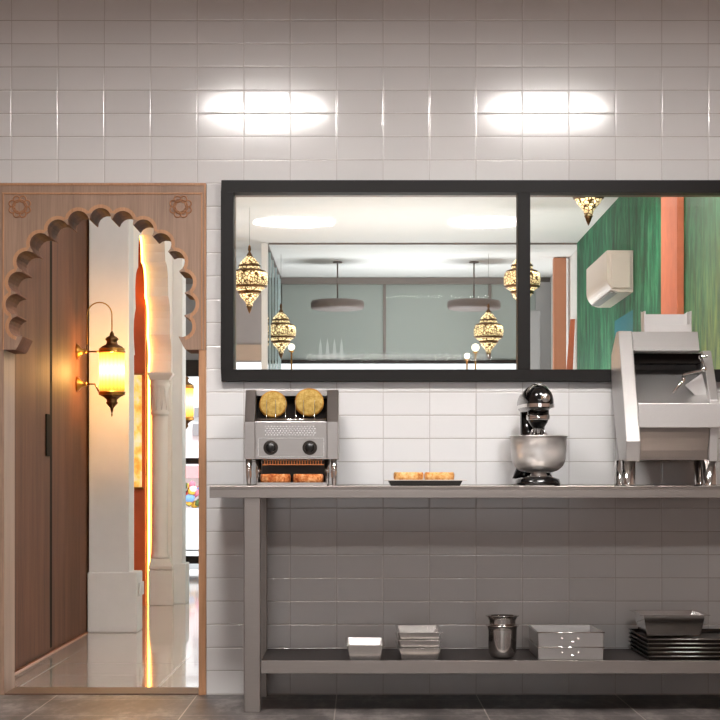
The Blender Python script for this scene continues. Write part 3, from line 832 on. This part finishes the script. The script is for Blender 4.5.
# ------------------------------------------------------------------ STAND MIXER
MY = 8.62
mx_ = thing('stand_mixer', 'glossy black stand mixer with steel bowl on the table', 'mixer', (SX(536,MY), MY, .9))
bx = SX(537.9, MY); hx = SX(537, MY)
def ell_loft(mb, sections, seg=32):
    """sections: (y, cx, cz, rx, rz_up, rz_down)"""
    vs = []
    for (y, cx, cz, rx, ru, rd) in sections:
        for k in range(seg):
            a = 2*PI*k/seg; s_ = math.sin(a)
            vs.append((cx + rx*math.cos(a), y, cz + (ru if s_ > 0 else rd)*s_))
    n = len(sections)
    fs = [(i*seg+k, i*seg+(k+1)%seg, (i+1)*seg+(k+1)%seg, (i+1)*seg+k) for i in range(n-1) for k in range(seg)]
    fs += [tuple(range(seg)), tuple(range((n-1)*seg, n*seg))]
    return mb.add(vs, fs, True)
hz = SZ(403, 8.55)
b = MB(); hd = hx
ell_loft(b, [(8.455, hd+.002, hz, .004, .004, .004), (8.458, hd+.002, hz, .026, .035, .018), (8.47, hd+.002, hz, .044, .055, .026), (8.50, hd+.001, hz, .057, .072, .036),
             (8.55, hd-.002, hz+.002, .0615, .079, .046), (8.65, hd-.006, hz, .0625, .078, .046), (8.75, hd-.011, hz-.002, .062, .070, .046), (8.82, hd-.014, hz-.004, .05, .052, .04), (8.85, hd-.016, hz-.006, .02, .02, .02)])
b.build('motor_head', M['black_gloss'], mx_)
b = MB()
for z_, r_, th in ((hz-.012, .0735, .007),):
    pl = []
    for k in range(40):
        a = PI + PI*k/39
        pl.append((hd + .0655*math.cos(a), 8.54 + .092*math.sin(a)))
    inner_ = [(hd+(u-hd)*.9, 8.54+(v-8.54)*.9) for u, v in pl][::-1]
    b.prism([(hd-.076, 8.76)] + pl + [(hd+.053, 8.76), (hd+.045, 8.76)] + inner_ + [(hd-.068, 8.76)], z_-th, z_+th, 'xy')
b.build('trim_band', M['chrome'], mx_)
MB().lathe([(.0001, 8.447), (.016, 8.447), (.019, 8.451), (.019, 8.47)], (hd+.02, 0, hz+.018), 24, 'y').build('attachment_hub', M['chrome'], mx_)
MB().lathe([(.046, hz-.070), (.0485, hz-.066), (.0485, hz-.050), (.044, hz-.046)], (hd, 8.56, 0), 32).build('planetary_ring', M['chrome'], mx_)
MB().lathe([(.02, hz-.105), (.028, hz-.095), (.038, hz-.08), (.043, hz-.066), (.045,hz-.02)], (hd, 8.56, 0), 28).build('planetary_housing', M['black_gloss'], mx_)
b = MB()
for k in range(6):
    a = PI*k/6; R = .04
    pt = []
    for q in range(17):
        u = PI*q/16; rr = R*math.sin(u)
        pt.append((hd + math.cos(a)*rr*(1 if q < 99 else 1), 8.56 + math.sin(a)*rr, hz-.1 - .055*(1-math.cos(u))))
    b.tube(pt, .0012, 5)
    b.tube([(2*hd-x, 2*8.56-y, z) for x, y, z in pt], .0012, 5)
b.tube([(hd, 8.56, hz-.08), (hd, 8.56, hz-.12)], .006, 8)
b.build('whisk', M['chrome'], mx_)
# pedestal and base
b = MB(); secs = []
def rrect(cx, cy, hx_, hy_, z, n=32, e=3.2):
    o = []
    for k in range(n):
        a = 2*PI*k/n; c_, s_ = math.cos(a), math.sin(a); m = (abs(c_)**e+abs(s_)**e)**(-1/e)
        o.append((cx+hx_*c_*m, cy+hy_*s_*m, z))
    return o
def loft(mb, rings):
    n = len(rings[0]); vs = [p for r in rings for p in r]
    fs = [(i*n+k, i*n+(k+1)%n, (i+1)*n+(k+1)%n, (i+1)*n+k) for i in range(len(rings)-1) for k in range(n)]
    fs += [tuple(range(n)), tuple(range((len(rings)-1)*n, len(rings)*n))]
    return mb.add(vs, fs, True)
loft(b, [rrect(bx-.004, 8.64, .092, .165, .9035), rrect(bx-.004, 8.64, .094, .167, .912), rrect(bx-.004, 8.64, .09, .162, .928), rrect(bx-.004, 8.655, .06, .13, .938)])
b.build('base', M['black_gloss'], mx_)
b = MB(); loft(b, [rrect(hx-.006, 8.775, .085, .05, .93), rrect(hx-.006, 8.785, .062, .045, .99), rrect(hx-.006, 8.785, .05, .042, 1.1), rrect(hx-.006, 8.775, .052, .05, hz-.03)])
b.build('pedestal', M['black_gloss'], mx_)
for sx in (-1, 1):
    MB().lathe([(.012, .9005), (.012, .905)], (bx+sx*.07, 8.52, 0), 14).build('rubber_foot', M['black'], mx_)
BY = 8.585
zt = SZ(435.5, 8.5); 
prof = [(.034, .940), (.036, .944), (.03, .953), (.05, .955), (.08, .963), (.1, .98), (.1105, 1.005), (.1145, 1.04), (.116, zt-.004), (.119, zt-.003), (.1195, zt), (.117, zt+.001),
        (.113, zt-.004), (.111, 1.04), (.106, 1.008), (.09, .989), (.05, .962), (.0001, .96)]
MB().lathe(prof, (bx, BY, 0), 48).build('mixing_bowl', M['bowl_steel'], mx_)
MB().lathe([(.045, .932), (.048, .936), (.048, .9405), (.034, .9425)], (bx, BY, 0), 32).build('bowl_clamp_plate', M['chrome'], mx_)

# ------------------------------------------------------------------ DOUGH SHEETER
ds = thing('dough_sheeter', 'tall stainless dough machine with slanted chute on round feet at the table right', 'food machine', (1.27, 8.7, .9))
SC = M['steel_cast']
sp_ = [(8.72,1.546),(8.45,1.082),(8.47,1.0),(8.69,1.005),(8.83,1.156),(8.96,1.34),(8.96,1.46),(8.79,1.546)]
MB().prism(sp_, 1.077, 1.135, 'yz').build('side_panel', SC, ds, .004)
sp2 = [(8.70,1.462),(8.515,1.25),(8.515,1.14),(8.53,1.0),(8.69,1.005),(8.83,1.156),(8.94,1.34),(8.94,1.462)]
MB().prism(sp2, 1.425, 1.462, 'yz').build('side_panel', SC, ds, .004)
MB().prism([(8.722,1.543),(8.672,1.462),(8.71,1.452),(8.74,1.46),(8.93,1.46),(8.93,1.50),(8.79,1.543)], 1.1352, 1.41, 'yz').build('top_cover', SC, ds, .003)
MB().prism([(8.86,1.452),(8.84,1.39),(8.52,1.234),(8.53,1.22),(8.90,1.37),(8.90,1.452)], 1.1352, 1.4248, 'yz').build('dough_chute', SC, ds, .001)
MB().box(1.1352, 1.4248, 8.73, 8.86, 1.412, 1.452).build('roller_slot', M['cavity'], ds)
MB().box(1.13, 1.475, 8.485, 8.51, 1.136, 1.236).build('front_panel', SC, ds, .003)
MB().prism([(8.512,1.145),(8.516,1.12),(8.526,1.095),(8.54,1.07),(8.553,1.045),(8.56,1.02),(8.562,1.006),(8.85,1.006),(8.88,1.2),(8.80,1.22),(8.53,1.215)], 1.1352, 1.4248, 'yz').build('lower_housing', M['steel_table'], ds, .003)
b = MB()
def q(px, py, Y_): return (SX(px,Y_), Y_, SZ(py,Y_))
b.tube([q(673,393,8.50), q(681,383,8.50), q(684,381,8.50), q(683,375,8.53), q(704,370,8.56), q(703,364,8.58), q(700.5,356,8.60)], .0058, 10)
b.ico(q(704,369,8.56), .013, 2); b.ico(q(683.5,379,8.51), .009, 2)
b.tube([q(700,357,8.60), q(706,357,8.62), (1.43, 8.62, SZ(357,8.62))], .009, 10)
b.build('adjusting_lever', M['chrome'], ds)
MB().prism([q(689,384,8.5)[0:3:2], q(706,372,8.5)[0:3:2], q(714,403,8.5)[0:3:2], q(708,403,8.5)[0:3:2]], 8.60, 8.606, 'xz').build('scraper_plate', SC, ds)
for x_, y_ in ((1.10, 8.57), (1.10, 8.80), (1.435, 8.57), (1.435, 8.80)):
    MB().lathe([(.030, .9005), (.031, .906), (.029, .912), (.029, 1.006)], (x_, y_, 0), 24).build('foot', M['steel_bright'], ds)
b = MB(); x0, x1 = SX(641,8.85), SX(687.5,8.85)
b.prism([(x0, SZ(331.5,8.85)-.02), (SX(640.5,8.85), SZ(311.5,8.85)), (SX(644,8.85), SZ(314.5,8.85)), (SX(684,8.85), SZ(314.5,8.85)), (SX(687.5,8.85), SZ(311.5,8.85)), (SX(689.5,8.85), SZ(331.5,8.85)-.02)], 8.84, 8.846, 'xz')
b.box(x0, x0+.006, 8.75, 8.84, 1.53, 1.632); b.box(x1-.004, x1+.002, 8.75, 8.84, 1.53, 1.632)
b.box(x0, x1, 8.75, 8.756, 1.53, 1.575)
b.build('feed_hopper', SC, ds, .001)

# ------------------------------------------------------------------ PANS ON THE LOWER SHELF
ZS = .2038
def pan_mesh(x0, x1, y0, y1, z0, z1, rim=.008, taper=.012, th=.0022, inset_bottom=True):
    """open tapered pan with outturned rim"""
    b = MB()
    def ring(gx, z): return [(x0-gx, y0-gx, z), (x1+gx, y0-gx, z), (x1+gx, y1+gx, z), (x0-gx, y1+gx, z)]
    rings = [ring(-taper, z0), ring(0, z1-.002), ring(rim, z1-.002), ring(rim, z1), ring(0-th, z1), ring(-taper-th, z0+th)]
    vs = [p for r in rings for p in r]
    fs = [(i*4+k, i*4+(k+1)%4, (i+1)*4+(k+1)%4, (i+1)*4+k) for i in range(5) for k in range(4)] + [(0,1,2,3), (20,21,22,23)]
    return b.add(vs, fs)
def pan(name, x0, x1, y0, y1, z0, z1, lab, grp=None, mat='steel_bright', handles=False, **kw):
    o = pan_mesh(x0, x1, y0, y1, z0, z1, **kw)
    me = o.build(name, M[mat], None, .004, 3, origin=((x0+x1)/2, (y0+y1)/2, z0))
    tag(me, lab, 'pan', grp)
    return me
Yf = 8.37
pan('food_pan', SX(347,Yf), SX(383,Yf), Yf, 8.77, ZS, SZ(645,Yf), 'single small steel food pan at the left end of the lower shelf', None, 'pan_steel')
zz = [SZ(648.3,Yf), SZ(640,Yf), SZ(632.2,Yf)]
g = 'small food pans nested in a stack'
hgt = zz[0]-ZS
names = ['lowest pan in the nested stack of three small steel food pans', 'middle pan in the nested stack of three small steel food pans', 'topmost pan in the nested stack of three small steel food pans']
for k in range(3):
    pan('food_pan', SX(399,Yf)-.0, SX(440.5,Yf), Yf, 8.78, zz[k]-hgt+(.0 if k == 0 else .0), zz[k], names[k], g, 'pan_steel', taper=.014)
# round pots
pz = .2038; PX = SX(502.5, 8.44); PYc = 8.45
for k, lab in enumerate(('lower round steel pot holding another, between the food pans and the two trays', 'upper round steel pot nested in another, between the food pans and the two trays')):
    z0 = pz + k*.045; z1 = SZ(626, 8.4) if k == 0 else SZ(615.5, 8.44)
    r1 = .067 if k == 0 else .068
    prof = [(.03, z0), (.046, z0+.006), (.056, z0+.025), (.058, z1-.02), (.061, z1-.004), (r1, z1-.003), (r1, z1), (.059, z1), (.055, z1-.02), (.053, z0+.027), (.044, z0+.01), (.0001, z0+.006)]
    if k == 1: prof = [(r*.93 if z < z1-.012 else r, z) for r, z in prof]; prof = [(min(r,.052) if z < SZ(626,8.4) else r, z) for r, z in prof]
    o = MB().lathe([(r, z-z0) for r, z in prof], (0,0,0), 36).build('round_pot', M['steel_bright'], None)
    o.location = (PX, PYc, z0)
    tag(o, lab, 'pot', 'round pots nested together')
# small bowl in front of the pots
# two deep trays
zt1, zt2 = SZ(647,Yf), SZ(632.4,Yf)
for k, (z0, z1, lab) in enumerate(((ZS, zt1-.0005, 'lower of the two stacked rectangular steel trays with handle holes'), (zt1+.0005, zt2, 'upper of the two stacked rectangular steel trays with handle holes'))):
    x0, x1 = SX(538,Yf), SX(603.5,Yf)
    t = pan('deep_tray', x0, x1, Yf, 8.82, z0, z1, lab, 'deep steel trays in a stack', 'steel', taper=.002, rim=.006)
    MB().tube([(x0-.004, Yf-.006, z1), (x1+.004, Yf-.006, z1)], .0024, 6).build('rolled_edge', M['steel_bright'], t)
    zc = (z0+z1)/2
    for px, dz, w_ in ((562, .006, .006), (578.5, .004, .007), (573, -.009, .008)):
        hb = MB().lathe([(.0001, -.003), (w_*.7, -.002), (w_, 0)], (0,0,0), 16, 'y')
        hb.v = [(v[0]+SX(px,Yf), v[1]+Yf-.001, v[2]*.55+zc+dz) for v in hb.v]
        hb.build('embossed_stud', M['chrome'], t)
# black baking sheets
shl = ['lowest', 'second lowest', 'middle', 'second highest', 'topmost']
top_sh = SZ(638.5, Yf)
dz = (top_sh-ZS)/5
for k in range(5):
    z0 = ZS + k*dz
    o = pan_mesh(1.152, 1.60, Yf, 8.935, z0, z0+dz-.001, rim=.005, taper=.006, th=.0015)
    o = o.build('baking_sheet', M['steel_dark'], None, .0015, 2, origin=(1.37, 8.65, z0))
    tag(o, shl[k] + ' dark baking sheet in the stack at the right end of the lower shelf', 'baking sheet', 'dark baking sheets in a stack')
    e = MB(); e.tube([(1.150, Yf-.004, z0+dz-.003), (1.602, Yf-.004, z0+dz-.003)], .0018, 6)
    e.build('rolled_edge', M['steel'], o)
pz0 = top_sh + .0005 - .0
YP = 8.6
b = MB()
x0, x1 = SX(646,YP), SX(701,YP)
rz = SZ(613.5, YP)
o = pan_mesh(SX(641,YP), SX(702,YP), 8.52, 8.82, pz0, rz, rim=.018, taper=.016, th=.002)
o = o.build('roasting_pan', M['steel_bright'], None, .006, 3, origin=((x0+x1)/2, 8.67, pz0))
tag(o, 'shiny steel roasting pan with wide rim on top of the dark baking sheets', 'pan')

# ------------------------------------------------------------------ KITCHEN CEILING DISC LAMPS (in front of the wall, seen as reflections)
def kdisc(x, y, lab):
    t = thing('ceiling_disc_lamp', lab, 'pendant lamp', (x, y, 2.96), 'bright disc lamps on the kitchen ceiling')
    R = .33
    MB().lathe([(.001, 3.005),(R*.6, 3.005),(R, 2.985),(R+.01, 2.96),(R-.005, 2.96)], (x,y,0), 40).build('housing', M['white'], t)
    MB().lathe([(.0001, 2.956),(R-.01, 2.958),(R-.006, 2.962)], (x,y,0), 40).build('diffuser', M['disc_glow'], t)
    MB().tube([(x,y,3.0),(x,y,KC)], .01, 8).build('rod', M['white'], t)
kdisc(-.523, 6.5, 'bright white disc lamp hung over the left of the kitchen')
kdisc(1.018, 6.5, 'bright white disc lamp hung over the right of the kitchen')
kdisc(-.523, 1.5, 'bright white disc lamp farther from the tiled wall, left one')
kdisc(1.018, 1.5, 'bright white disc lamp farther from the tiled wall, right one')

# ------------------------------------------------------------------ LIGHT
def area(name, loc, rot, sx, sy, power, color):
    l = bpy.data.lights.new(name, 'AREA'); l.shape = 'RECTANGLE'; l.size = sx; l.size_y = sy
    l.energy = power; l.color = color
    o = bpy.data.objects.new(name, l); COL.objects.link(o); o.location = loc; o.rotation_euler = rot
    return o
area('window_daylight', (.1, KY0-.12, 1.32), (PI/2, 0, 0), 4.1, 1.2, 22, (1, .96, .93))
# added unseen fill lights, no real fittings, aimed up to brighten the hall ceiling
area('ceiling_fill_front', (.5, 9.75, 2.5), (PI-.5, 0, 0), 2.4, .2, 110, (1, .97, .93))
area('ceiling_fill', (.5, 16.4, 1.1), (PI, 0, 0), 2.2, 1.6, 50, (1, .98, .96))
area('ceiling_fill', (.5, 20.0, 1.3), (PI, 0, 0), 1.8, .8, 52, (.98, .99, 1))
area('hall_fill', (.9, 13.2, 2.98), (0, 0, 0), 1.2, .3, 36, (1, .96, .9))  # added unseen fill for the hall, not an actual ceiling fitting
for bx_, by_, bz_ in ((WX+.207, 12.20, 1.554), (-1.371, 16.3, 1.525)):
    l = bpy.data.lights.new('lantern_bulb', 'POINT'); l.energy = 28; l.color = (1, .62, .26); l.shadow_soft_size = .02
    o = bpy.data.objects.new('lantern_bulb', l); COL.objects.link(o); o.location = (bx_, by_, bz_)
sun = bpy.data.lights.new('sun', 'SUN'); sun.energy = 3.5; sun.angle = .02
so = bpy.data.objects.new('sun', sun); COL.objects.link(so); so.rotation_euler = (math.radians(42), 0, math.radians(12))

w = bpy.data.worlds.new('sky'); sc.world = w; w.use_nodes = True
nt = w.node_tree; nt.nodes.clear()
ou = nt.nodes.new('ShaderNodeOutputWorld'); bg = nt.nodes.new('ShaderNodeBackground')
bg.inputs[0].default_value = (.86, .93, 1, 1); bg.inputs[1].default_value = 1.6
nt.links.new(bg.outputs[0], ou.inputs[0])

# ------------------------------------------------------------------ CAMERA
cam = bpy.data.cameras.new('camera'); cam.sensor_width = 36; cam.lens = F/720*36
cam.shift_y = 120/720; cam.clip_end = 200
co = bpy.data.objects.new('camera', cam); COL.objects.link(co)
co.location = (0, 0, CZ); co.rotation_euler = (PI/2, 0, 0)
sc.camera = co
sc.view_settings.view_transform = 'Standard'; sc.view_settings.look = 'None'
sc.view_settings.gamma = 1; sc.view_settings.use_curve_mapping = False
sc.view_settings.exposure = 0.0
sc.cycles.max_bounces = 10; sc.cycles.diffuse_bounces = 5; sc.cycles.transparent_max_bounces = 16
sc.cycles.caustics_reflective = False; sc.cycles.caustics_refractive = False
sc.cycles.use_denoising = True
for o in bpy.data.objects:
    if '_w' in o: del o['_w']
